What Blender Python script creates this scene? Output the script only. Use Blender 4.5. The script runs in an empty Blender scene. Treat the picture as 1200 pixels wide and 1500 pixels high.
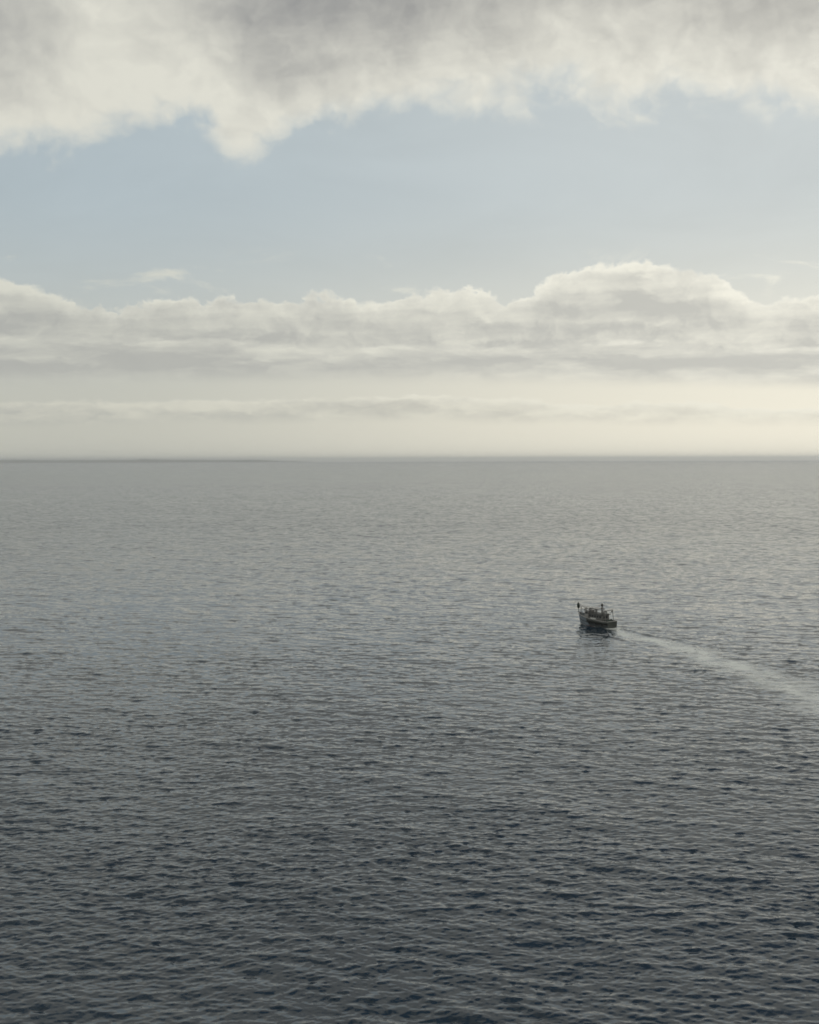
import bpy, math
import numpy as np
from mathutils import Vector, Matrix

# ------------------------------------------------------------------ scene, camera, sky, sun
scene = bpy.context.scene
COL = scene.collection
R = math.radians

CAM_H = 60.0                      # clifftop viewpoint, metres above the sea
F_PX = 2000.0                     # focal length in units of the 1200 x 1500 photograph
PITCH = -math.atan(76.5 / F_PX)
ROLL = -math.atan(3.6 / 1200.0)

cam_d = bpy.data.cameras.new('camera')
cam_d.lens = 36.0 * F_PX / 1500.0
cam_d.sensor_width = 36.0
cam_d.clip_start = 0.5
cam_d.clip_end = 300000.0
cam = bpy.data.objects.new('camera', cam_d)
COL.objects.link(cam)
CAM_M = (Matrix.Rotation(math.pi / 2 + PITCH, 4, 'X') @ Matrix.Rotation(ROLL, 4, 'Z'))
cam.matrix_world = Matrix.Translation((0, 0, CAM_H)) @ CAM_M
scene.camera = cam

SUN_AZ, SUN_EL = R(62.0), R(30.0)  # azimuth clockwise from +Y (right of the view)

scene.view_settings.view_transform = 'Standard'
scene.view_settings.look = 'None'
scene.view_settings.gamma = 1.0
scene.view_settings.use_curve_mapping = False
scene.view_settings.exposure = 0.0
scene.cycles.max_bounces = 6
scene.cycles.volume_bounces = 2
scene.cycles.use_denoising = True
scene.cycles.use_adaptive_sampling = True
scene.cycles.adaptive_threshold = 0.02
scene.cycles.filter_width = 1.7


def px_ray(px, py):
    v = Vector(((px - 600.0) / F_PX, (750.0 - py) / F_PX, -1.0))
    return (CAM_M.to_3x3() @ v).normalized()


def px_dir(px, py):
    d = px_ray(px, py)
    return math.atan2(d.x, d.y), math.asin(d.z)


def on_sea(px, py):
    d = px_ray(px, py)
    t = -CAM_H / d.z
    return d.x * t, d.y * t


def lin(r, g, b):
    f = lambda c: (c / 255 / 12.92) if c / 255 <= 0.04045 else ((c / 255 + 0.055) / 1.055) ** 2.4
    return (f(r), f(g), f(b))


# -- a small expression builder over shader nodes
class Tree:
    def __init__(self, nt):
        self.nt = nt
        nt.nodes.clear()

    def new(self, t, **kw):
        n = self.nt.nodes.new(t)
        for k, v in kw.items():
            setattr(n, k, v)
        return n

    def put(self, sock, v):
        if isinstance(v, E):
            self.nt.links.new(v.s, sock)
        else:
            sock.default_value = v

    def math(self, op, a, b=None, c=None, clamp=False):
        n = self.new('ShaderNodeMath', operation=op, use_clamp=clamp)
        for i, v in enumerate((a, b, c)):
            if v is not None:
                self.put(n.inputs[i], v)
        return E(self, n.outputs[0])

    def vmath(self, op, a, b=None):
        n = self.new('ShaderNodeVectorMath', operation=op)
        self.put(n.inputs[0], a)
        if b is not None:
            self.put(n.inputs[3] if op == 'SCALE' else n.inputs[1], b)
        return E(self, n.outputs['Value'] if op in ('LENGTH', 'DOT_PRODUCT') else n.outputs['Vector'])

    def xyz(self, x, y, z):
        n = self.new('ShaderNodeCombineXYZ')
        for i, v in enumerate((x, y, z)):
            self.put(n.inputs[i], v)
        return E(self, n.outputs[0])

    def sep(self, v):
        n = self.new('ShaderNodeSeparateXYZ')
        self.put(n.inputs[0], v)
        return [E(self, o) for o in n.outputs]

    def smooth(self, x, a, b):
        n = self.new('ShaderNodeMapRange', interpolation_type='SMOOTHSTEP')
        self.put(n.inputs['Value'], x)
        self.put(n.inputs['From Min'], a)
        self.put(n.inputs['From Max'], b)
        return E(self, n.outputs['Result'])

    def ramp(self, x, a, b, c=0.0, d=1.0):
        n = self.new('ShaderNodeMapRange', clamp=True)
        for k, v in (('Value', x), ('From Min', a), ('From Max', b), ('To Min', c), ('To Max', d)):
            self.put(n.inputs[k], v)
        return E(self, n.outputs['Result'])

    def mix(self, f, a, b):
        n = self.new('ShaderNodeMix', data_type='RGBA')
        self.put(n.inputs['Factor'], f)
        for k, v in ((6, a), (7, b)):
            self.put(n.inputs[k], v if isinstance(v, E) else (*v, 1.0))
        return E(self, n.outputs[2])

    def scale(self, colour, f):
        return self.vmath('SCALE', colour, f)

    def noise(self, vec, scale, detail=4.0, rough=0.5, distortion=0.0, lac=2.0, colour=False, dim='3D'):
        n = self.new('ShaderNodeTexNoise', noise_dimensions=dim)
        self.put(n.inputs['Vector'], vec)
        n.inputs['Scale'].default_value = scale
        n.inputs['Detail'].default_value = detail
        n.inputs['Roughness'].default_value = rough
        n.inputs['Lacunarity'].default_value = lac
        n.inputs['Distortion'].default_value = distortion
        return E(self, n.outputs['Color' if colour else 'Fac'])

    def billow(self, vec, scale, detail=2.0, rough=0.55):
        n = self.new('ShaderNodeTexVoronoi', voronoi_dimensions='2D', feature='F1', normalize=True)
        self.put(n.inputs['Vector'], vec)
        n.inputs['Scale'].default_value = scale
        n.inputs['Detail'].default_value = detail
        n.inputs['Roughness'].default_value = rough
        return 1.0 - E(self, n.outputs['Distance'])

    def curve(self, x, pts, x0, x1, y0, y1):
        """smooth curve through pts [(x, y)], flat beyond its ends"""
        n = self.new('ShaderNodeFloatCurve')
        cv = n.mapping.curves[0]
        q = [((a - x0) / (x1 - x0), (b - y0) / (y1 - y0)) for a, b in pts]
        cv.points[0].location = q[0]
        cv.points[1].location = q[-1]
        for p in q[1:-1]:
            cv.points.new(*p)
        n.mapping.use_clip = False
        n.mapping.extend = 'HORIZONTAL'
        n.mapping.update()
        self.put(n.inputs['Value'], (x - x0) * (1.0 / (x1 - x0)))
        return E(self, n.outputs[0]) * (y1 - y0) + y0


class E:
    def __init__(self, t, s):
        self.t, self.s = t, s

    def __add__(self, o): return self.t.math('ADD', self, o)
    __radd__ = __add__
    def __sub__(self, o): return self.t.math('SUBTRACT', self, o)
    def __rsub__(self, o): return self.t.math('SUBTRACT', o, self)
    def __mul__(self, o): return self.t.math('MULTIPLY', self, o)
    __rmul__ = __mul__
    def __truediv__(self, o): return self.t.math('DIVIDE', self, o)
    def __rtruediv__(self, o): return self.t.math('DIVIDE', o, self)
    def __pow__(self, o): return self.t.math('POWER', self, o)
    def max(self, o): return self.t.math('MAXIMUM', self, o)
    def min(self, o): return self.t.math('MINIMUM', self, o)
    def clamp(self): return self.t.math('ADD', self, 0.0, clamp=True)
    def exp(self): return self.t.math('EXPONENT', self)


# ------------------------------------------------------------------ world: clear sky + cloud banks
world = bpy.data.worlds.new('World')
scene.world = world
world.use_nodes = True
world.cycles.sampling_method = 'MANUAL'
world.cycles.sample_map_resolution = 512
T = Tree(world.node_tree)
SKY_STRENGTH = 0.10
K = 1.0 / SKY_STRENGTH

tc = T.new('ShaderNodeTexCoord')
D = T.vmath('NORMALIZE', E(T, tc.outputs['Generated']))
dx, dy, dz = T.sep(D)
az = T.math('ARCTAN2', dx, dy)
el = T.math('ARCSINE', dz)
sun_v = (math.sin(SUN_AZ) * math.cos(SUN_EL), math.cos(SUN_AZ) * math.cos(SUN_EL), math.sin(SUN_EL))
mu = T.vmath('DOT_PRODUCT', D, sun_v)
hl = T.math('SQRT', (dx * dx + dy * dy).max(1e-5))
cx, cy = dx / hl, dy / hl                       # horizontal bearing as a unit vector
toward = cx * math.sin(SUN_AZ) + cy * math.cos(SUN_AZ)   # 1 below the sun, -1 opposite
sunny = T.smooth(toward, 0.20, 0.80)             # nearer the sun: brighter haze and clouds


def cyl(kz, ox=0.0, oz=0.0):
    return T.xyz(az + ox, el * kz + oz, 0.0)


def px_curve(pts, lo=-0.05, hi=0.45):
    q = [px_dir(*p) for p in pts]
    return T.curve(az, q, -0.5, 0.5, lo, hi)


def c10(rgb):
    return tuple(c * K for c in lin(*rgb))


# clear air: physical sky, veiled by thin high haze
sky = T.new('ShaderNodeTexSky', sky_type='NISHITA')
sky.sun_disc = False
sky.sun_elevation = SUN_EL
sky.sun_rotation = SUN_AZ
sky.altitude = 60
sky.air_density = 1.0
sky.dust_density = 1.0
sky.ozone_density = 1.0
T.put(sky.inputs['Vector'], D) if 'Vector' in sky.inputs else None
base = E(T, sky.outputs[0])
veil_col = T.mix(sunny, c10((179, 191, 196)), c10((208, 213, 211)))
wisp = T.noise(cyl(3.0, 0.3, 0.9), 5.0, 6.0, 0.62, 0.4, dim='2D')          # barely visible cirrus in the clear gap
veil_col = T.scale(veil_col, (wisp - 0.5) * 0.16 + 1.0)
base = T.mix(T.ramp(el, 0.30, 0.80, 0.92, 0.20), T.scale(base, 0.7), veil_col)
low_col = T.mix(sunny, c10((194, 194, 183)), c10((250, 244, 225)))
base = T.mix(T.smooth(el, 0.20, 0.015), base, low_col)

lit_col = T.mix(sunny, c10((213, 213, 201)), c10((250, 247, 232)))
grey_col = T.mix(sunny, c10((177, 178, 173)), c10((203, 202, 194)))


def warp(vec, scale, amount):
    n = T.noise(vec, scale, 4.0, 0.6, colour=True, dim='2D')
    return T.vmath('ADD', vec, T.vmath('SCALE', T.vmath('SUBTRACT', n, (0.5, 0.5, 0.5)), amount))


def bank(under, top_pts, base_pts, seed, amp, soft, rim, kz, scale, lit, grey, base_soft, strength=1.0, puff=1.0, wander=0.012, bias=0.06):
    """a row of cumulus seen edge-on: uneven lit tops over flat grey bases"""
    p = warp(cyl(kz, seed, seed * 0.7), scale * 2.0, 0.5 / scale)
    n1 = T.noise(p, scale, 7.0, 0.58, dim='2D')
    n2 = T.billow(p, scale * 2.0, 2.5, 0.6)
    n3 = T.noise(cyl(kz * 0.55, -seed, seed), scale * 5.0, 6.0, 0.62, dim='2D')
    slow = T.noise(cyl(1.0, seed * 1.7), 2.2, 2.0, 0.5, dim='2D')
    out = T.smooth(T.math('ABSOLUTE', az), 0.30, 0.55)
    shape = (n1 - 0.5) * 0.9 + (n2 - 0.62) * (0.8 * puff) + (n3 - 0.5) * 0.65
    top = px_curve(top_pts) + shape * amp + (slow - 0.5) * out * wander * 4
    depth = top - el
    sf = (n3 * 2.4 - 0.2).max(0.25) * soft
    a = T.smooth(depth, 0.0, sf)
    bot = px_curve(base_pts) + (n1 - 0.5) * amp * 0.25
    a = a * T.smooth(el - bot, -base_soft, base_soft) * strength
    # light comes from above and the right: compare the cloud's thickness with that a little nearer the sun
    q = T.vmath('ADD', p, (0.006, 0.007 * kz, 0.0))
    ncomp = T.noise(q, scale, 7.0, 0.58, dim='2D')
    n2c = T.billow(q, scale * 2.0, 2.5, 0.6)
    relief = (n1 - ncomp) * 1.7 + (n2 - n2c) * (0.55 * puff)
    layers = T.noise(T.xyz(az + seed + (n1 - 0.5) * 0.06, el * 11.0 + (n1 - 0.5) * 0.14, 0.0), 7.0, 4.0, 0.5, dim='2D')
    edge = (depth.max(0.0) * (-1.0 / rim)).exp()
    b = (edge * 1.0 + relief + (layers - 0.5) * 1.3 + (n1 - 0.5) * 0.25 + (n3 - 0.5) * 0.22 + bias).clamp()
    rim_f = ((depth.max(0.0) * (-2.6 / rim)).exp() * (n2 * 1.3 - 0.25).clamp() * T.ramp(toward, 0.2, 0.8, 0.25, 0.8)).clamp()
    c = T.mix(rim_f, T.mix(b, grey, lit), c10((250, 248, 237)))
    return T.mix(a.clamp(), under, c), a


col = base
# far low streaks just over the horizon
fl_l = T.mix(sunny, c10((207, 206, 193)), c10((243, 239, 222)))
fl_g = T.mix(sunny, c10((178, 179, 172)), c10((216, 212, 198)))
col, _ = bank(col, [(0, 588), (150, 588), (300, 585), (450, 582), (650, 580), (760, 583), (820, 592), (980, 588), (1100, 595), (1200, 598)],
              [(0, 618), (300, 614), (600, 612), (800, 614), (1000, 616), (1200, 618)],
              3.1, 0.010, 0.003, 0.006, 3.0, 22, fl_l, fl_g, 0.006, 0.95, puff=0.8, bias=0.25)
# main cumulus bank
col, _ = bank(col, [(-100, 420), (0, 412), (60, 432), (120, 452), (200, 452), (260, 446), (350, 442), (450, 436), (540, 440), (610, 430), (700, 420),
                    (762, 434), (800, 414), (850, 398), (930, 384), (1000, 392), (1060, 404), (1115, 438), (1200, 430), (1300, 440)],
              [(0, 548), (600, 545), (1200, 552)],
              1.3, 0.025, 0.0042, 0.014, 1.6, 15, lit_col, grey_col, 0.012, 0.97)
# nearer second tier whose pale tops cross the first one's grey base
col, _ = bank(col, [(0, 488), (150, 492), (300, 494), (450, 500), (600, 500), (760, 505), (860, 500), (930, 496), (1010, 506), (1100, 508), (1200, 504)],
              [(0, 549), (300, 548), (600, 546), (800, 552), (1000, 556), (1200, 558)],
              7.7, 0.014, 0.008, 0.008, 4.0, 13, lit_col, grey_col, 0.007, 0.85, puff=0.6)

# small shreds floating over the bank
wn = T.noise(cyl(3.2, 4.447), 11, 6.0, 0.6, 0.3, dim='2D')
wband = T.smooth(el, 0.100, 0.125) * T.smooth(el, 0.155, 0.135)
col = T.mix((T.smooth(wn, 0.58, 0.74) * wband * 0.7).clamp(), col, lit_col)

# stratocumulus deck overhead, its ragged near edge bright where it thins
pz = dz.max(0.0) + 0.12
P = T.xyz(dx / pz, dy / pz, 0.0)
dn = T.noise(P, 2.1, 7.0, 0.55, 0.35, dim='2D')
dn2 = T.noise(T.xyz(dx / pz + 0.035, dy / pz + 0.02, 0.0), 2.1, 7.0, 0.55, 0.35, dim='2D')
cw = warp(cyl(1.2, 2.9), 20.0, 0.03)
df = T.noise(cw, 17.0, 7.0, 0.62, dim='2D')
db = T.billow(cw, 24.0, 2.5, 0.6)
dbc = T.billow(T.vmath('ADD', cw, (0.006, 0.008, 0.0)), 24.0, 2.5, 0.6)
edge_el = px_curve([(-150, 250), (0, 232), (100, 222), (200, 190), (290, 175), (350, 232), (400, 212), (500, 185), (600, 172), (680, 160), (760, 142),
                    (830, 136), (905, 156), (960, 148), (1030, 142), (1100, 156), (1200, 170), (1350, 170)])
slow = T.noise(cyl(1.0, 9.3), 1.6, 2.0, 0.5, dim='2D')
dd = el - edge_el + (dn - 0.5) * 0.03 + (df - 0.5) * 0.068 + (db - 0.62) * 0.045 + (slow - 0.5) * T.smooth(T.math('ABSOLUTE', az), 0.32, 0.6) * 0.15
da = T.smooth(dd, -0.004, (df * 2.2 - 0.2).max(0.30) * 0.029)
thick_px = T.curve(az, [(px_dir(x, 60)[0], v) for x, v in ((-200, .75), (0, .60), (120, .40), (230, .46), (300, .62), (400, .88), (480, .92), (640, .88), (800, .82), (1000, .80), (1200, .70), (1400, .70))], -0.5, 0.5, 0.0, 1.5)
grey_el = px_curve([(-200, 150), (0, 150), (70, 120), (150, 20), (230, 50), (310, 80), (380, 105), (450, 108), (560, 100), (680, 82), (800, 66), (900, 70), (1000, 78), (1100, 96), (1200, 110), (1350, 110)])
thick = T.smooth(el - grey_el + (dn - 0.5) * 0.05 + (df - 0.5) * 0.05, -0.045, 0.065) * thick_px + (dn - 0.5) * 0.10 + (dn - dn2) * 0.2 + (df - 0.5) * 0.16 - (db - dbc) * 0.5 - T.smooth(dd, 0.06, 0.0) * 0.05 + 0.02
far_up = T.smooth(el, 0.30, 0.55)  # unseen deck above the view made thin and pale to brighten the waves
thick = (thick * (1.0 - far_up) + (0.16 + (dn - 0.5) * 1.2) * far_up).clamp()
deck_l = T.mix(sunny, c10((220, 219, 208)), c10((238, 236, 224)))
deck_g = T.mix(sunny, c10((151, 152, 152)), c10((163, 162, 158)))
# unseen deck overhead opened to blue, added so wave troughs reflect darker and bluer
da = da * (1.0 - T.smooth(el, 0.42, 0.70) * T.smooth(dn, 0.58, 0.42) * 0.9)
col = T.mix(da.clamp(), col, T.mix(thick, deck_l, deck_g))

bg = T.new('ShaderNodeBackground')
T.put(bg.inputs['Color'], col)
bg.inputs['Strength'].default_value = SKY_STRENGTH
wo = T.new('ShaderNodeOutputWorld')
T.nt.links.new(bg.outputs[0], wo.inputs['Surface'])

sun_d = bpy.data.lights.new('sun', 'SUN')
sun_d.energy = 0.6
sun_d.angle = R(20.0)
sun_d.color = (1.0, 0.93, 0.82)
sun_o = bpy.data.objects.new('sun', sun_d)
COL.objects.link(sun_o)
sun_o.rotation_euler = Vector(sun_v).to_track_quat('Z', 'Y').to_euler()


# ------------------------------------------------------------------ materials
def principled(name):
    m = bpy.data.materials.new(name)
    m.use_nodes = True
    t = Tree(m.node_tree)
    b = t.new('ShaderNodeBsdfPrincipled')
    o = t.new('ShaderNodeOutputMaterial')
    t.nt.links.new(b.outputs[0], o.inputs['Surface'])
    return m, t, b


def paint(name, rgb, rough=0.5, wear=0.25, metallic=0.0, scale=2.5):
    m, t, b = principled(name)
    tcn = t.new('ShaderNodeTexCoord')
    o = E(t, tcn.outputs['Object'])
    n = t.noise(o, scale, 6.0, 0.65)
    streak = t.noise(t.vmath('MULTIPLY', o, (3.0, 3.0, 0.5)), scale, 4.0, 0.6)
    f = (t.smooth(n, 0.45, 0.75) * 0.6 + t.smooth(streak, 0.5, 0.8) * 0.6) * wear
    dark = tuple(c * 0.45 + d for c, d in zip(rgb, (0.02, 0.012, 0.006)))
    t.put(b.inputs['Base Color'], t.mix(f.clamp(), rgb, dark))
    t.put(b.inputs['Roughness'], n * 0.3 + (rough - 0.15))
    b.inputs['Metallic'].default_value = metallic
    return m


def water_material():
    m, t, b = principled('sea_water')
    g = t.new('ShaderNodeNewGeometry')
    pos = E(t, g.outputs['Position'])
    px_, py_, pz_ = t.sep(pos)
    flat = t.xyz(px_, py_, 0.0)
    foam_at = t.new('ShaderNodeAttribute', attribute_name='foam')
    foam_a = E(t, foam_at.outputs['Fac'])
    fine_at = t.new('ShaderNodeAttribute', attribute_name='unresolved')
    fine = E(t, fine_at.outputs['Fac'])
    # ripples too small for the mesh tilt the shading normal
    gust = t.noise(t.xyz(px_ * 0.35, py_, 0.0), 0.010, 3.0, 0.55)
    gust2 = t.noise(t.xyz(px_ * 0.5, py_, 7.0), 0.0022, 3.0, 0.5)
    gain = (gust - 0.5) * 0.9 + (gust2 - 0.5) * 0.9 + 1.0
    r1 = t.noise(t.xyz(px_ * 0.55, py_, 1.0), 1.7, 4.0, 0.6, colour=True)
    r2 = t.noise(t.xyz(px_ * 0.5, py_, 5.0), 0.30, 3.0, 0.6, colour=True)
    x1, y1, _ = t.sep(r1)
    x2, y2, _ = t.sep(r2)
    r3 = t.noise(t.xyz(px_ * 0.7, py_, 3.0), 0.075, 4.0, 0.62, colour=True)
    x3, y3, _ = t.sep(r3)
    calm = 1.0 - foam_a.min(1.0) * 0.3
    s1 = gain * calm * 0.12
    s2 = gain * calm * fine * 1.3
    nx = (x1 - 0.5) * s1 + (x2 - 0.5) * s2
    ny = (y1 - 0.5) * s1 + (y2 - 0.5) * s2 * 1.15 + (y3 - 0.5) * (fine * 0.55 + 0.06)
    N = E(t, g.outputs['Normal'])
    N = t.vmath('NORMALIZE', t.vmath('ADD', N, t.xyz(nx, ny, 0.0)))
    t.put(b.inputs['Normal'], N)
    # churned, bubbly water of the wake
    fn = t.noise(t.xyz(px_ * 0.4, py_ * 0.55, 2.0), 0.42, 6.0, 0.66, 0.5)
    fn2 = t.noise(t.xyz(px_, py_ * 0.5, 9.0), 0.16, 3.0, 0.5)
    foam = (foam_a * (0.34 + t.smooth(fn + (fn2 - 0.5) * 0.5, 0.38, 0.58) * 1.0)).clamp()
    deep = (0.003, 0.017, 0.033)
    t.put(b.inputs['Base Color'], t.mix(foam, deep, (0.62, 0.64, 0.61)))
    t.put(b.inputs['Roughness'], foam * 0.35 + fine * 0.09 + 0.05)
    b.inputs['IOR'].default_value = 1.37
    return m


M_WATER = water_material()
M_HULL = paint('hull_paint_blue_grey', (0.17, 0.21, 0.25), 0.45, 0.5, scale=1.2)
def sky_lit_bow():
    m, t, b = principled('hull_paint_sky_lit_bow')
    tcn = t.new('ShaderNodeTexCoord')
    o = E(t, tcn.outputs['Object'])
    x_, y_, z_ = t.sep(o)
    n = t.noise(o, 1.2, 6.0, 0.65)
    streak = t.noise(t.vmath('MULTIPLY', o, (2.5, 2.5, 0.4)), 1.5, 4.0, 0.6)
    c = t.mix(t.smooth(x_ - z_ * 0.6 + (n - 0.5) * 0.6, 0.9, 2.1), (0.050, 0.060, 0.062), (0.20, 0.235, 0.27))  # paler towards the bow: skylight on the flare put into the colour
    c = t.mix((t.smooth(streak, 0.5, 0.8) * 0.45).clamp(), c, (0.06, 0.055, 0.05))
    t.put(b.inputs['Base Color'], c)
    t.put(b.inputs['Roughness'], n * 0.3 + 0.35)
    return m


M_SKYLIT = sky_lit_bow()
M_DARK = paint('dark_green_paint', (0.030, 0.036, 0.030), 0.5, 0.4)
M_CABIN = paint('cabin_paint_pale_grey', (0.40, 0.38, 0.37), 0.5, 0.4)
M_HOUSE = paint('deckhouse_paint', (0.15, 0.145, 0.135), 0.5, 0.5)
M_WHITE = paint('white_paint', (0.78, 0.78, 0.74), 0.45, 0.2)
M_DECK = paint('deck_planking_grey', (0.38, 0.37, 0.34), 0.7, 0.4)
M_STEEL = paint('weathered_steel', (0.20, 0.19, 0.18), 0.5, 0.6, 0.2)
M_PALE = paint('pale_canvas', (0.42, 0.41, 0.39), 0.8, 0.3)
M_RUBBER = paint('black_rubber', (0.015, 0.015, 0.015), 0.8, 0.2)
M_NET = paint('dark_green_net', (0.025, 0.04, 0.03), 0.9, 0.3)
M_ORANGE = paint('orange_buoy', (0.55, 0.12, 0.03), 0.5, 0.2)
M_ANTIFOUL = paint('red_antifouling', (0.10, 0.025, 0.02), 0.6, 0.4)
m, t, b = principled('cabin_glass')
b.inputs['Base Color'].default_value = (0.02, 0.025, 0.03, 1)
b.inputs['Roughness'].default_value = 0.06
M_GLASS = m
m, t, b = principled('hill_scrub')
tcn = t.new('ShaderNodeTexCoord')
n = t.noise(E(t, tcn.outputs['Object']), 0.004, 6.0, 0.6)
t.put(b.inputs['Base Color'], t.mix(t.smooth(n, 0.35, 0.65), (0.12, 0.13, 0.09), (0.26, 0.23, 0.17)))
b.inputs['Roughness'].default_value = 0.9
M_HILL = m

# ------------------------------------------------------------------ the sea: one sheet to the horizon
BOAT_X, BOAT_Y = on_sea(874.9, 917.0)
HEAD = R(34.0)                                  # heading, degrees left of straight away
HV = np.array([-math.sin(HEAD), math.cos(HEAD)])
PV = np.array([-math.cos(HEAD), -math.sin(HEAD)])  # to port


def wave_tile(L, N, lam, slope, spread, wind, seed, lam_min, power=4.0):
    """random sea on an L-metre tile: height and the two chop offsets"""
    rng = np.random.default_rng(seed)
    k1 = np.fft.fftfreq(N, L / N) * 2 * np.pi
    kx, ky = np.meshgrid(k1, k1)
    k = np.hypot(kx, ky)
    k[0, 0] = 1
    kp = 2 * np.pi / lam
    th = np.arctan2(ky, kx) - wind
    S = k ** -power * np.exp(-1.25 * (kp / k) ** 2) * (np.abs(np.cos(th)) ** spread + 0.04) * np.exp(-(k * lam_min / 6.28) ** 2)
    S[0, 0] = 0
    A = np.sqrt(S) * (rng.normal(size=k.shape) + 1j * rng.normal(size=k.shape))
    h = np.fft.ifft2(A).real
    gx, gy = np.gradient(h, L / N)
    g = slope / math.sqrt((gx ** 2 + gy ** 2).mean())
    cxx = np.fft.ifft2(1j * A * kx / k).real
    cyy = np.fft.ifft2(1j * A * ky / k).real
    return h * g, cxx * g, cyy * g


def sample(field, L, x, y):
    N = field.shape[0]
    u = (x / L * N) % N
    v = (y / L * N) % N
    i = np.floor(u).astype(int) % N
    j = np.floor(v).astype(int) % N
    fu, fv = u - np.floor(u), v - np.floor(v)
    i1, j1 = (i + 1) % N, (j + 1) % N
    return (field[j, i] * (1 - fu) * (1 - fv) + field[j, i1] * fu * (1 - fv)
            + field[j1, i] * (1 - fu) * fv + field[j1, i1] * fu * fv)


LEAN = 1.1
TILES = [
    (233.0, wave_tile(233.0, 1024, 7.0, 0.100, 2.6, R(84), 5, 0.9), R(5)),
    (410.0, wave_tile(410.0, 512, 26.0, 0.022, 5.0, R(70), 21, 6.0), R(12)),
    (97.0, wave_tile(97.0, 1024, 2.7, 0.155, 2.2, R(97), 9, 0.25, 3.6), R(-8)),
]

# wake path: from the stern back along the way the boat came
STERN = np.array([BOAT_X, BOAT_Y]) - 7.6 * HV
wake_px = [(930, 932), (985, 946), (1040, 963), (1100, 984), (1160, 1007), (1215, 1033), (1290, 1075), (1390, 1140)]
WP = np.array([STERN + 2.0 * HV] + [on_sea(*p) for p in wake_px])
dense = []
for i in range(len(WP) - 1):
    p0, p1, p2, p3 = WP[max(i - 1, 0)], WP[i], WP[i + 1], WP[min(i + 2, len(WP) - 1)]
    for s in np.linspace(0, 1, 24, endpoint=False):
        dense.append(0.5 * (2 * p1 + (p2 - p0) * s + (2 * p0 - 5 * p1 + 4 * p2 - p3) * s ** 2 + (3 * p1 - p0 - 3 * p2 + p3) * s ** 3))
WPATH = np.array(dense)
WSEG = np.hypot(*np.diff(WPATH, axis=0).T)
WS = np.concatenate([[0], np.cumsum(WSEG)])
WT = np.gradient(WPATH, axis=0)
WT /= np.hypot(WT[:, 0], WT[:, 1])[:, None]


def wake_coords(x, y):
    """distance astern and signed offset (to starboard of the path) for points near the wake"""
    s = np.full(x.shape, 1e3)
    d = np.full(x.shape, 1e3)
    near = (x > WPATH[:, 0].min() - 45) & (x < WPATH[:, 0].max() + 45) & (y > WPATH[:, 1].min() - 30) & (y < WPATH[:, 1].max() + 30)
    idx = np.nonzero(near)[0]
    for c in range(0, len(idx), 20000):
        ii = idx[c:c + 20000]
        ddx = x[ii, None] - WPATH[None, :, 0]
        ddy = y[ii, None] - WPATH[None, :, 1]
        q = np.argmin(ddx ** 2 + ddy ** 2, axis=1)
        r = np.arange(len(ii))
        s[ii] = WS[q] + ddx[r, q] * WT[q, 0] + ddy[r, q] * WT[q, 1]
        d[ii] = ddx[r, q] * -WT[q, 1] + ddy[r, q] * WT[q, 0]
    return s, d


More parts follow.
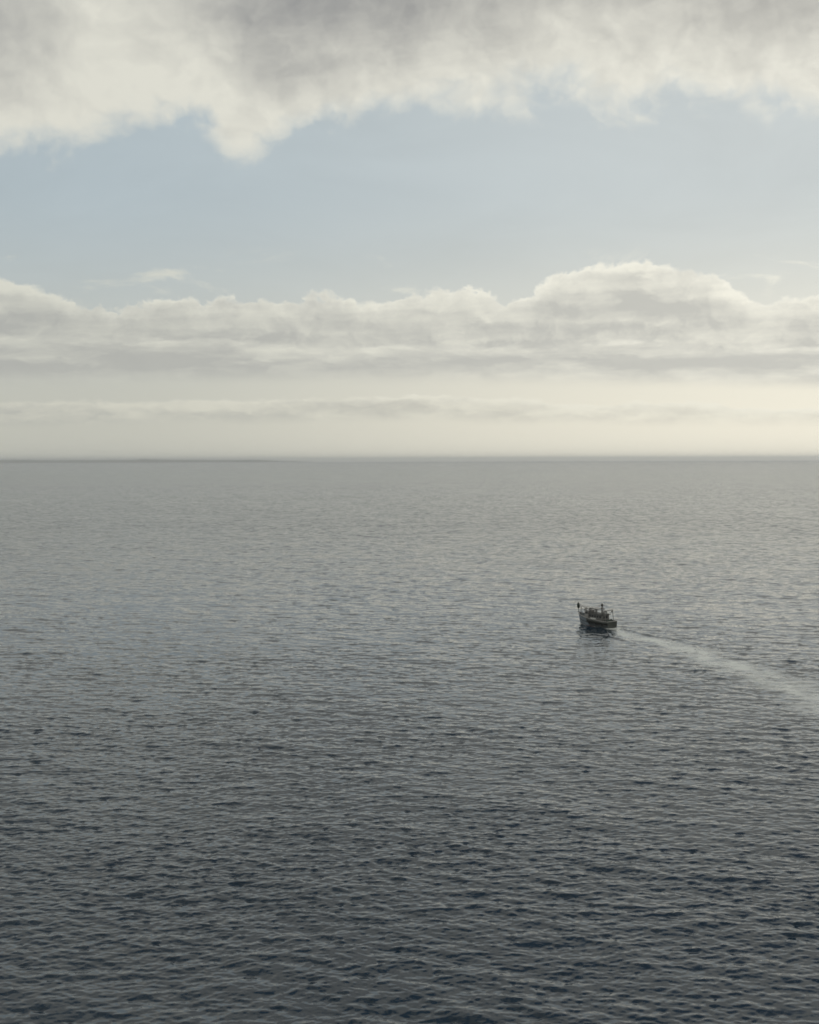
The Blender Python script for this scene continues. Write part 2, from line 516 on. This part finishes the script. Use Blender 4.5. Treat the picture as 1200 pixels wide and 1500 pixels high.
def build_sea():
    # rings of vertices round the viewpoint: fine where the photo looks, coarse elsewhere
    r = [0.0, 40.0, 80.0, 110.0, 118.0]
    while r[-1] < 3500:
        r.append(r[-1] + min(max(0.24, r[-1] ** 2 * 5.2e-6), 12.0))
    while r[-1] < 47000:
        r.append(r[-1] * 1.06)
    r = np.array(r)
    half = R(21.5)
    fine = np.linspace(-half, half, 900)
    outer = np.linspace(half, 2 * math.pi - half, 92)[1:-1]
    th = np.concatenate([fine, outer])
    nr, nt_ = len(r), len(th)
    RR, TT = np.meshgrid(r, th, indexing='ij')
    x = (RR * np.sin(TT)).ravel()
    y = (RR * np.cos(TT)).ravel()
    rr = RR.ravel()
    tt = TT.ravel()
    z = np.zeros_like(x)
    ox, oy = np.zeros_like(x), np.zeros_like(x)
    inside = np.clip((half * 1.02 - np.abs(tt)) / R(1.0), 0, 1) * np.clip((rr - 115) / 12, 0, 1)
    fade1 = inside * np.clip((3300 - rr) / 2500, 0, 1)
    fade2 = inside * np.clip((1100 - rr) / 600, 0, 1)
    for (L, (h, c1, c2), rot), fd in zip(TILES, (fade1, fade1, fade2)):
        u = x * math.cos(rot) - y * math.sin(rot)
        v = x * math.sin(rot) + y * math.cos(rot)
        # broad groups of higher and lower waves
        grp = 1.0 + 0.12 * np.sin(x * 0.021 + y * 0.037 + 1.0) * np.sin(x * 0.013 - y * 0.024) + 0.08 * np.sin(x * 0.071 + 0.6) * np.sin(y * 0.083 + 2)
        hh = sample(h, L, u, v) * grp
        a = sample(c1, L, u, v) * -0.10
        b_ = sample(c2, L, u, v) * -0.10
        z += hh * fd
        oy -= LEAN * hh * fd                    # the breeze is coming this way: crests lean towards the shore
        ox -= (a * math.cos(rot) + b_ * math.sin(rot)) * fd
        oy -= (-a * math.sin(rot) + b_ * math.cos(rot)) * fd
    # the wake: smoother middle, a low ridge on each side, and small bow waves
    s, d = wake_coords(x, y)
    behind = np.clip((s + 1) / 5, 0, 1) * np.clip((260 - s) / 120, 0, 1)
    w = 1.9 + 4.6 * np.clip(s, 0, 200) / 85
    w = np.minimum(w, 7.5) * (1 + 0.22 * np.sin(s * 0.31 + 1.3) * np.sin(s * 0.127))
    d = d + 0.9 * np.sin(s * 0.09) + 0.5 * np.sin(s * 0.23 + 2)
    core = np.exp(-np.abs(d / w) ** 2.6) * behind
    z *= 1 - 0.35 * core
    arm = np.clip(s, 0, 300) * 0.16 + 3.0
    for sg in (-1, 1):
        q = (d * sg - arm)
        z += 0.42 * np.exp(-(q / 1.7) ** 2) * np.cos(q * 1.1) * behind * np.exp(-np.clip(s, 0, None) / 70) * np.exp(-(d / 13) ** 4)
    bx, by = x - BOAT_X, y - BOAT_Y
    lf = bx * HV[0] + by * HV[1]
    lp = bx * PV[0] + by * PV[1]
    for sg in (-1, 1):
        back = 9.0 - lf
        q = lp * sg - (1.0 + 0.42 * np.clip(back, 0, 60))
        z += 0.55 * np.exp(-(q / 1.2) ** 2) * np.clip(back / 2, 0, 1) * np.exp(-np.clip(back, 0, None) / 16)
    foam = core * np.exp(-np.clip(s - 10, 0, None) / 400) * np.clip(0.45 + 0.65 * (s - 8) / 24, 0.4, 1.1)
    foam *= 0.72 + 0.28 * np.sin(s * 0.11 + 0.4 * d) ** 2
    # white water against the stern and along the waterline
    stern_w = np.exp(-((lf + 9.8) / 2.2) ** 2 - ((lp + 0.4) / 2.7) ** 2) * 1.9
    side_w = np.exp(-((np.abs(lp) - 2.7) / 0.5) ** 2) * (np.abs(lf) < 8.5) * 0.8
    foam = np.clip(np.maximum(foam, np.maximum(stern_w, side_w)), 0, 2)
    unresolved = np.clip((rr - 350) / 900, 0.0, 1.0)
    unresolved = np.maximum(unresolved, 1 - inside)
    co = np.stack([x + ox, y + oy, z], 1)

    # faces
    i = np.arange(nr - 1)[:, None] * nt_
    j = np.arange(nt_)[None, :]
    jn = (j + 1) % nt_
    quads = np.stack([(i + j), (i + nt_ + j), (i + nt_ + jn), (i + jn)], -1).reshape(-1, 4)[:, ::-1]
    # the first ring collapses onto one point: drop its zero-length side
    fc = foam[quads].max(1)
    in_wake = fc > 0.03
    out = []
    for nm, sel in (('sea', ~in_wake), ('wake', in_wake)):
        q = quads[sel]
        used, inv = np.unique(q.ravel(), return_inverse=True)
        me = bpy.data.meshes.new(nm)
        me.vertices.add(len(used))
        me.vertices.foreach_set('co', co[used].astype(np.float32).ravel())
        me.loops.add(len(inv))
        me.loops.foreach_set('vertex_index', inv.astype(np.int32))
        me.polygons.add(len(q))
        me.polygons.foreach_set('loop_start', np.arange(0, len(inv), 4, dtype=np.int32))
        me.polygons.foreach_set('use_smooth', np.ones(len(q), dtype=bool))
        me.update(calc_edges=True)
        for an, av in (('foam', foam), ('unresolved', unresolved)):
            at = me.attributes.new(an, 'FLOAT', 'POINT')
            at.data.foreach_set('value', av[used].astype(np.float32))
        me.materials.append(M_WATER)
        o = bpy.data.objects.new(nm, me)
        COL.objects.link(o)
        out.append(o)
    return out


sea, wake = build_sea()
sea['kind'] = 'structure'
sea['label'] = 'grey rippled open sea reaching to the horizon'
wake['kind'] = 'stuff'
wake['label'] = 'pale churned wake curving away behind the fishing boat'
wake['category'] = 'wake'


# ------------------------------------------------------------------ low far coast on the horizon
def build_hills():
    rng = np.random.default_rng(3)
    n = 160
    d0 = 44000.0
    a0, a1 = math.atan((-260 - 600) / F_PX), math.atan((470 - 600) / F_PX)
    rows = 5
    vs, fs = [], []
    ph = rng.uniform(0, 6.28, 9)
    for i in range(n + 1):
        t_ = i / n
        a = a0 + (a1 - a0) * t_
        hgt = 62 + 48 * (1 - t_) ** 0.8 + 7 * sum(math.sin(t_ * (9 + 11 * k) + ph[k]) / (1 + 0.5 * k) for k in range(9)) * (0.4 + 0.6 * (1 - t_))
        hgt += 25 * math.exp(-((t_ - 0.63) / 0.016) ** 2)
        hgt = max(hgt * min(1.0, (1 - t_) * 7), 1.0)
        hgt = min(hgt, 128.0)
        for j in range(rows):
            f = j / (rows - 1)
            dd_ = d0 + 2600 * f
            vs.append((dd_ * math.sin(a), dd_ * math.cos(a), hgt * math.sin(math.pi * f) ** 0.7 - (2.0 if j in (0, rows - 1) else 0.0)))
    for i in range(n):
        for j in range(rows - 1):
            a = i * rows + j
            fs.append((a, a + 1, a + rows + 1, a + rows))
    me = bpy.data.meshes.new('hills')
    me.from_pydata(vs, [], fs)
    me.materials.append(M_HILL)
    o = bpy.data.objects.new('hills', me)
    COL.objects.link(o)
    o['kind'] = 'structure'
    o['label'] = 'faint low coastline on the hazy horizon'


build_hills()


# ------------------------------------------------------------------ fishing boat
class MB:
    def __init__(self):
        self.v, self.f, self.sm = [], [], []

    def add(self, vs, fs, smooth=False):
        b = len(self.v)
        self.v += [tuple(p) for p in vs]
        self.f += [tuple(i + b for i in f) for f in fs]
        self.sm += [smooth] * len(fs)
        return self

    def box(self, x0, x1, y0, y1, z0, z1, tx=0.0, ty=0.0):
        """box, its top drawn in by tx, ty"""
        vs = [(x0, y0, z0), (x1, y0, z0), (x1, y1, z0), (x0, y1, z0),
              (x0 + tx, y0 + ty, z1), (x1 - tx, y0 + ty, z1), (x1 - tx, y1 - ty, z1), (x0 + tx, y1 - ty, z1)]
        return self.add(vs, [(3, 2, 1, 0), (4, 5, 6, 7), (0, 1, 5, 4), (1, 2, 6, 5), (2, 3, 7, 6), (3, 0, 4, 7)])

    def tube(self, p, q, r, r2=None, n=10):
        p, q = Vector(p), Vector(q)
        r2 = r if r2 is None else r2
        z = (q - p).normalized()
        a = z.orthogonal().normalized()
        b = z.cross(a)
        vs = []
        for c, rad in ((p, r), (q, r2)):
            for i in range(n):
                th = 2 * math.pi * i / n
                vs.append(c + a * math.cos(th) * rad + b * math.sin(th) * rad)
        self.add(vs, [(i, (i + 1) % n, n + (i + 1) % n, n + i) for i in range(n)], True)
        self.add([vs[i] for i in range(n)], [tuple(reversed(range(n)))])
        return self.add([vs[n + i] for i in range(n)], [tuple(range(n))])

    def lathe(self, c, axis, prof, n=14):
        """prof = [(along, radius)]"""
        c, z = Vector(c), Vector(axis).normalized()
        a = z.orthogonal().normalized()
        b = z.cross(a)
        vs = []
        for h, rad in prof:
            for i in range(n):
                th = 2 * math.pi * i / n
                vs.append(c + z * h + a * math.cos(th) * rad + b * math.sin(th) * rad)
        fs = []
        for k in range(len(prof) - 1):
            for i in range(n):
                fs.append((k * n + i, k * n + (i + 1) % n, (k + 1) * n + (i + 1) % n, (k + 1) * n + i))
        return self.add(vs, fs, True)

    def torus(self, c, axis, R_, r, n=16, k=8):
        c, z = Vector(c), Vector(axis).normalized()
        a = z.orthogonal().normalized()
        b = z.cross(a)
        vs, fs = [], []
        for i in range(n):
            th = 2 * math.pi * i / n
            e = a * math.cos(th) + b * math.sin(th)
            for j in range(k):
                ph = 2 * math.pi * j / k
                vs.append(c + e * (R_ + r * math.cos(ph)) + z * r * math.sin(ph))
        for i in range(n):
            for j in range(k):
                fs.append((i * k + j, ((i + 1) % n) * k + j, ((i + 1) % n) * k + (j + 1) % k, i * k + (j + 1) % k))
        return self.add(vs, fs, True)

    def build(self, name, mat, parent):
        me = bpy.data.meshes.new(name)
        me.from_pydata(self.v, [], self.f)
        me.polygons.foreach_set('use_smooth', self.sm)
        me.materials.append(mat)
        me.update()
        o = bpy.data.objects.new(name, me)
        COL.objects.link(o)
        o.parent = parent
        return o


def build_boat():
    root = bpy.data.objects.new('fishing_boat', None)
    COL.objects.link(root)
    root.location = (BOAT_X, BOAT_Y, -0.05)
    root.rotation_euler = (R(-1.5), R(-1.0), math.atan2(HV[1], HV[0]))   # local +X forward, +Y to port
    root['label'] = 'small dark fishing boat with masts and frames steaming away across the sea'
    root['category'] = 'boat'

    # ---- hull lines: x, half-beam at deck, sheer height, half-beam at waterline
    ST = [(-8.0, 2.30, 2.55, 2.05), (-6.0, 2.50, 2.50, 2.30), (-3.0, 2.62, 2.55, 2.45), (0.0, 2.65, 2.70, 2.45), (3.0, 2.60, 2.95, 2.20),
          (5.5, 2.35, 3.25, 1.65), (7.5, 1.75, 3.60, 0.95), (9.0, 0.95, 3.85, 0.38), (9.9, 0.22, 4.05, 0.05)]
    secs = []
    for x, bd, sh, bw in ST:
        rake = 0.0 if x < 5 else (x - 5) / 4.9
        s = []
        for u in (0.0, 0.18, 0.36, 0.52, 0.68, 0.84, 1.0):
            if u < 0.36:
                q = u / 0.36
                z = -1.3 + 1.3 * q
                w = bw * (0.25 + 0.75 * q ** 0.6)
            else:
                q = (u - 0.36) / 0.64
                z = sh * q
                w = bw + (bd - bw) * q ** 1.3
            s.append((x - rake * 1.1 * (1 - max(z, -1.3) / sh) * 0.8, w, z))
        secs.append(s)
    m = MB()
    n = len(ST)
    k = 7
    for sg in (1, -1):
        vs = [(a, sg * b, c) for s in secs for a, b, c in s]
        fs = []
        for i in range(n - 1):
            for j in range(k - 1):
                f = (i * k + j, (i + 1) * k + j, (i + 1) * k + j + 1, i * k + j + 1)
                fs.append(f if sg < 0 else f[::-1])
        m.add(vs, fs, True)
        # inside of the bulwark down to the deck
        top = [(s[-1][0] - (0.15 if i == n - 1 else 0), sg * max(s[-1][1] - 0.14, 0.02), s[-1][2]) for i, s in enumerate(secs)]
        low = [(a, b, c - 0.95) for a, b, c in top]
        m.add(top + low, [((i, i + 1, n + i + 1, n + i) if sg > 0 else (n + i, n + i + 1, i + 1, i)) for i in range(n - 1)], True)
    hull = m.build('hull', M_SKYLIT, root)
    # transom, dark, with its own bulwark thickness
    m = MB()
    s = secs[0]
    prof = [(b, c) for a, b, c in s]
    ring = [(-8.0, b, c) for b, c in prof] + [(-8.0, -b, c) for b, c in reversed(prof)]
    ring2 = [(-7.86, y, z) for _, y, z in ring]
    q = len(ring)
    m.add(ring + ring2, [tuple(range(q)), tuple(reversed(range(q, 2 * q)))] + [(i, q + i, q + (i + 1) % q, (i + 1) % q) for i in range(q)])
    m.build('transom', M_DARK, root)
    # dark upper strake along each side, aft of the paler bow
    for sg in (1, -1):
        m = MB()
        pts = []
        for i in range(0, 5):
            a, b, c = secs[i][-1]
            a2, b2, c2 = secs[i][-3]
            pts.append(((a, sg * (b + 0.03), c - 0.02), (a2, sg * (b2 + 0.035), c2 + 0.1)))
        vs = [p for pr in pts for p in pr]
        inner = [(a, b - sg * 0.05, c) for a, b, c in vs]
        w = len(vs)
        fs = []
        for i in range(4):
            a = 2 * i
            fs += [(a, a + 1, a + 3, a + 2), (w + a + 2, w + a + 3, w + a + 1, w + a), (a, a + 2, w + a + 2, w + a), (a + 1, w + a + 1, w + a + 3, a + 3)]
        m.add(vs + inner, fs, True)
        m.build('strake', M_DARK, hull)
    # cap rail and rubbing strake tubes following the sheer
    for sg in (1, -1):
        m = MB()
        for i in range(n - 1):
            a, b_ = secs[i][-1], secs[i + 1][-1]
            m.tube((a[0], sg * (a[1] - 0.05), a[2] + 0.04), (b_[0], sg * (b_[1] - 0.05), b_[2] + 0.04), 0.10, n=8)
        m.build('cap_rail', M_PALE, hull)
        m = MB()
        for i in range(n - 2):
            a, b_ = secs[i][4], secs[i + 1][4]
            m.tube((a[0], sg * (a[1] + 0.03), a[2]), (b_[0], sg * (b_[1] + 0.03), b_[2]), 0.09, n=8)
        m.build('rubbing_strake', M_RUBBER, hull)
    # stern rail
    MB().tube((-7.95, -2.25, 2.60), (-7.95, 2.25, 2.60), 0.10, n=8).build('cap_rail', M_PALE, hull)
    # waterline band
    for sg in (1, -1):
        m = MB()
        vs = []
        for i in range(n):
            a, b_, c = secs[i][2]
            a3, b3, c3 = secs[i][3]
            f = 0.30 / max(c3 - c, 0.1)
            vs += [(a, sg * (b_ + 0.02), c - 0.25), (a + (a3 - a) * f, sg * (b_ + (b3 - b_) * f + 0.02), 0.30)]
        m.add(vs, [(2 * i, 2 * i + 1, 2 * i + 3, 2 * i + 2) for i in range(n - 1)], True)
        m.build('boot_stripe', M_ANTIFOUL, hull)
    # deck
    m = MB()
    L = [(s[-1][0], s[-1][1] - 0.1, s[-1][2] - 0.93) for s in secs]
    vs = [(a, b_, c) for a, b_, c in L] + [(a, -b_, c) for a, b_, c in L]
    m.add(vs, [(i, n + i, n + i + 1, i + 1) for i in range(n - 1)])
    m.build('deck', M_DECK, root)

    # ---- deckhouse: long low shelter with a pale band of windows
    hx0, hx1, hy = -4.6, 3.0, 1.75
    house = MB().box(hx0, hx1, -hy, hy, 1.65, 4.55, 0.08, 0.10).build('deckhouse', M_HOUSE, root)
    MB().box(hx0 - 0.45, hx1 + 0.35, -hy - 0.28, hy + 0.28, 4.553, 4.73).build('roof', M_DARK, house)
    MB().box(hx0 - 0.47, hx1 + 0.37, -hy - 0.30, hy + 0.30, 4.58, 4.66).build('roof_trim', M_STEEL, house)
    for sg in (1, -1):
        for i in range(5):
            x = -3.9 + i * 1.35
            MB().box(x, x + 0.85, sg * (hy - 0.06) - 0.05, sg * (hy - 0.06) + 0.05, 3.45, 4.15).build('window', M_GLASS, house)
        MB().box(-1.2, 1.6, sg * (hy + 0.02) - 0.05, sg * (hy + 0.02) + 0.05, 2.72, 3.14).build('side_panel', M_WHITE, house)
    for y in (-0.9, 0.25):
        MB().box(hx0 - 0.02, hx0 + 0.10, y, y + 0.75, 3.35, 4.1).build('window', M_GLASS, house)
    MB().box(hx0 - 0.045, hx0 + 0.08, -1.5, -0.95, 1.7, 3.9).build('door', M_STEEL, house)
    # raised wheelhouse front, sloping windows
    wh = MB()
    wh.add([(3.0, -1.6, 1.95), (5.2, -1.5, 2.15), (5.2, 1.5, 2.15), (3.0, 1.6, 1.95), (3.0, -1.5, 5.35), (4.65, -1.35, 5.35), (4.65, 1.35, 5.35), (3.0, 1.5, 5.35)],
           [(3, 2, 1, 0), (4, 5, 6, 7), (0, 1, 5, 4), (1, 2, 6, 5), (2, 3, 7, 6), (3, 0, 4, 7)])
    wheel = wh.build('wheelhouse', M_CABIN, root)
    MB().box(2.7, 5.0, -1.75, 1.75, 5.353, 5.50).build('roof', M_PALE, wheel)
    for sg in (1, -1):
        for i in range(2):
            x = 3.25 + i * 0.72
            MB().box(x, x + 0.52, sg * 1.53 - 0.05, sg * 1.53 + 0.05, 4.2, 4.95).build('window', M_GLASS, wheel)

    # ---- forward awning frame on four posts, light canvas top
    for x in (4.2, 7.6):
        for sg in (1, -1):
            yy = 1.35 if x < 6 else 0.95
            MB().tube((x, sg * yy, 2.6), (x, sg * yy, 6.45), 0.13).build('post', M_STEEL, root)
    aw = MB()
    for i in range(7):
        x0, x1 = 3.9 + i * 0.57, 3.9 + (i + 1) * 0.57
        for sg in (1, -1):
            w0 = 1.5 - 0.08 * i
            w1 = 1.5 - 0.08 * (i + 1)
            aw.add([(x0, 0, 6.72), (x1, 0, 6.72), (x1, sg * w1, 6.48), (x0, sg * w0, 6.48)], [(0, 1, 2, 3)])
            aw.add([(x0, 0, 6.66), (x1, 0, 6.66), (x1, sg * w1, 6.42), (x0, sg * w0, 6.42)], [(3, 2, 1, 0)])
    aw.build('awning', M_PALE, root)
    for sg in (1, -1):
        MB().tube((4.2, sg * 1.35, 5.65), (7.6, sg * 0.95, 5.65), 0.12).build('rail', M_STEEL, root)
        MB().tube((7.6, sg * 0.95, 6.3), (9.6, sg * 0.12, 6.9), 0.09).build('stay', M_STEEL, root)
    # ---- stem post with a furled dark canvas
    MB().tube((10.0, 0, 3.6), (10.15, 0, 7.7), 0.12).build('stem_post', M_STEEL, root)
    MB().lathe((10.08, 0, 5.35), (0.03, 0, 1), [(0, .05), (.15, .34), (.6, .50), (1.2, .54), (1.75, .46), (2.05, .28), (2.15, .03)]).build('furled_canvas', M_NET, root)

    # ---- upper frame over the deckhouse, rails, mast, gantry
    for x, h, r in ((2.2, 6.6, 0.24), (-0.9, 6.45, 0.10), (-1.9, 6.4, 0.09)):
        for sg in (1, -1):
            MB().tube((x, sg * 1.55, 4.7), (x, sg * 1.55, h), r).build('post', M_STEEL, root)
    for sg in (1, -1):
        MB().tube((2.35, sg * 1.55, 6.45), (-2.1, sg * 1.55, 6.32), 0.13).build('rail', M_STEEL, root)
        MB().tube((2.2, sg * 1.55, 5.5), (-4.7, sg * 1.75, 5.45), 0.04).build('rail', M_STEEL, root)
    for x in (-1.9, 0.2, 2.2):
        MB().tube((x, -1.6, 6.38), (x, 1.6, 6.38), 0.06).build('crossbeam', M_STEEL, root)
    MB().box(-2.15, 2.45, -1.68, 1.68, 6.52, 6.62).build('canopy', M_PALE, root)
    # mast and its fittings
    mast = MB().tube((-2.7, 0, 4.7), (-2.7, 0, 8.5), 0.36, 0.24, 12).build('mast', M_STEEL, root)
    MB().tube((-2.7, -1.7, 7.75), (-2.7, 1.7, 7.75), 0.07).build('crosstree', M_STEEL, mast)
    MB().lathe((-2.7, 0, 7.55), (0, 0, 1), [(0, .1), (.05, .42), (.45, .46), (.75, .34), (.9, .05)]).build('radar_dome', M_DARK, mast)
    MB().box(-2.55, -2.2, -0.2, 0.2, 6.6, 6.9).build('lamp_box', M_DARK, mast)
    for y in (-1.5, 1.5):
        MB().tube((-2.7, y, 7.8), (-2.7, y, 9.2), 0.03, 0.015, 6).build('antenna', M_STEEL, mast)
    # derrick boom stowed aft
    MB().tube((-2.75, 0, 5.3), (-6.7, 0.1, 6.5), 0.11, 0.08).build('boom', M_STEEL, root)
    # stern gantry
    for sg in (1, -1):
        MB().tube((-6.6, sg * 2.05, 1.6), (-6.2, sg * 1.75, 6.35), 0.12, 0.10).build('gantry_leg', M_STEEL, root)
        MB().tube((-6.2, sg * 1.75, 6.3), (-4.9, sg * 1.6, 4.7), 0.06).build('gantry_brace', M_STEEL, root)
        MB().torus((-6.35, sg * 1.25, 5.85), (0, 1, 0), 0.24, 0.08).build('block', M_RUBBER, root)
    MB().tube((-6.2, -2.0, 6.35), (-6.2, 2.0, 6.35), 0.12).build('gantry_beam', M_STEEL, root)
    # white liferaft canister and box on the roof, aft end
    MB().lathe((-4.25, -1.55, 5.15), (0, 1, 0), [(0, .02), (0.03, .38), (.15, .45), (.95, .45), (1.07, .38), (1.1, .02)]).build('liferaft_canister', M_WHITE, root)
    MB().box(-4.7, -3.9, -1.5, -0.5, 4.735, 4.82).build('cradle', M_STEEL, root)
    MB().box(-4.4, -3.75, 0.3, 1.2, 4.735, 5.55, 0.04, 0.04).build('locker', M_HOUSE, root)
    # net drum and winch on the after deck
    MB().lathe((-6.0, -1.4, 2.35), (0, 1, 0), [(0, .1), (0, .85), (.06, .85), (.07, .6), (.7, .68), (1.4, .66), (2.1, .68), (2.73, .6), (2.74, .85), (2.8, .85), (2.8, .1)], 18).build('net_drum', M_NET, root)
    MB().box(-5.35, -4.75, -0.7, 0.7, 1.6, 2.3, 0.08, 0.05).build('winch', M_STEEL, root)
    # railing round the bow
    for sg in (1, -1):
        m = MB()
        prev = None
        for i in range(4, n):
            a, b_, c = secs[i][-1]
            p = (a - 0.05, sg * max(b_ - 0.1, 0.06), c)
            top = (p[0], p[1], c + 0.85)
            m.tube(p, top, 0.035, n=6)
            if prev:
                m.tube(prev, top, 0.035, n=6)
                m.tube((prev[0], prev[1], prev[2] - 0.42), (top[0], top[1], top[2] - 0.42), 0.025, n=6)
            prev = top
        m.build('railing', M_STEEL, root)
    # tyre fenders hung along each side
    for sg in (1, -1):
        for x, b_ in ((-5.5, 2.52), (-2.2, 2.66), (1.2, 2.64)):
            MB().torus((x, sg * (b_ + 0.10), 1.35), (0.0, 1, 0.15), 0.36, 0.13).build('tyre_fender', M_RUBBER, root)
    # rigging
    for a, b_ in (((-2.7, 0, 8.4), (10.1, 0, 7.6)), ((-2.7, 0, 8.3), (-6.2, 1.7, 6.4)), ((-2.7, 0, 8.3), (-6.2, -1.7, 6.4)), ((-2.7, 0, 8.2), (2.2, 1.55, 6.5)), ((-2.7, 0, 8.2), (2.2, -1.55, 6.5))):
        MB().tube(a, b_, 0.03, n=5).build('rigging_wire', M_STEEL, root)
    # anchor roller and hatch forward
    MB().box(9.3, 10.25, -0.14, 0.14, 3.9, 4.1).build('anchor_roller', M_STEEL, root)
    MB().box(5.9, 7.0, -0.6, 0.6, 2.35, 2.85, 0.05, 0.05).build('hatch', M_PALE, root)
    return root


boat = build_boat()

# ------------------------------------------------------------------ the air between: thin sea haze
HAZE = True
if HAZE:
    hb = 60000.0
    z0, z1 = -4.0, 132.0
    vs = [(x, y, z) for z in (z0, z1) for x, y in ((-hb, -hb), (hb, -hb), (hb, hb), (-hb, hb))]
    me = bpy.data.meshes.new('haze')
    me.from_pydata(vs, [], [(3, 2, 1, 0), (4, 5, 6, 7), (0, 1, 5, 4), (1, 2, 6, 5), (2, 3, 7, 6), (3, 0, 4, 7)])
    m = bpy.data.materials.new('sea_haze')
    m.use_nodes = True
    t = Tree(m.node_tree)
    v = t.new('ShaderNodeVolumePrincipled')
    v.inputs['Color'].default_value = (0.93, 0.95, 0.97, 1)
    v.inputs['Density'].default_value = 0.000034
    v.inputs['Anisotropy'].default_value = 0.6
    o_ = t.new('ShaderNodeOutputMaterial')
    t.nt.links.new(v.outputs[0], o_.inputs['Volume'])
    me.materials.append(m)
    hz = bpy.data.objects.new('haze', me)
    COL.objects.link(hz)
    hz['kind'] = 'stuff'
    hz['label'] = 'thin pale sea haze over the water'
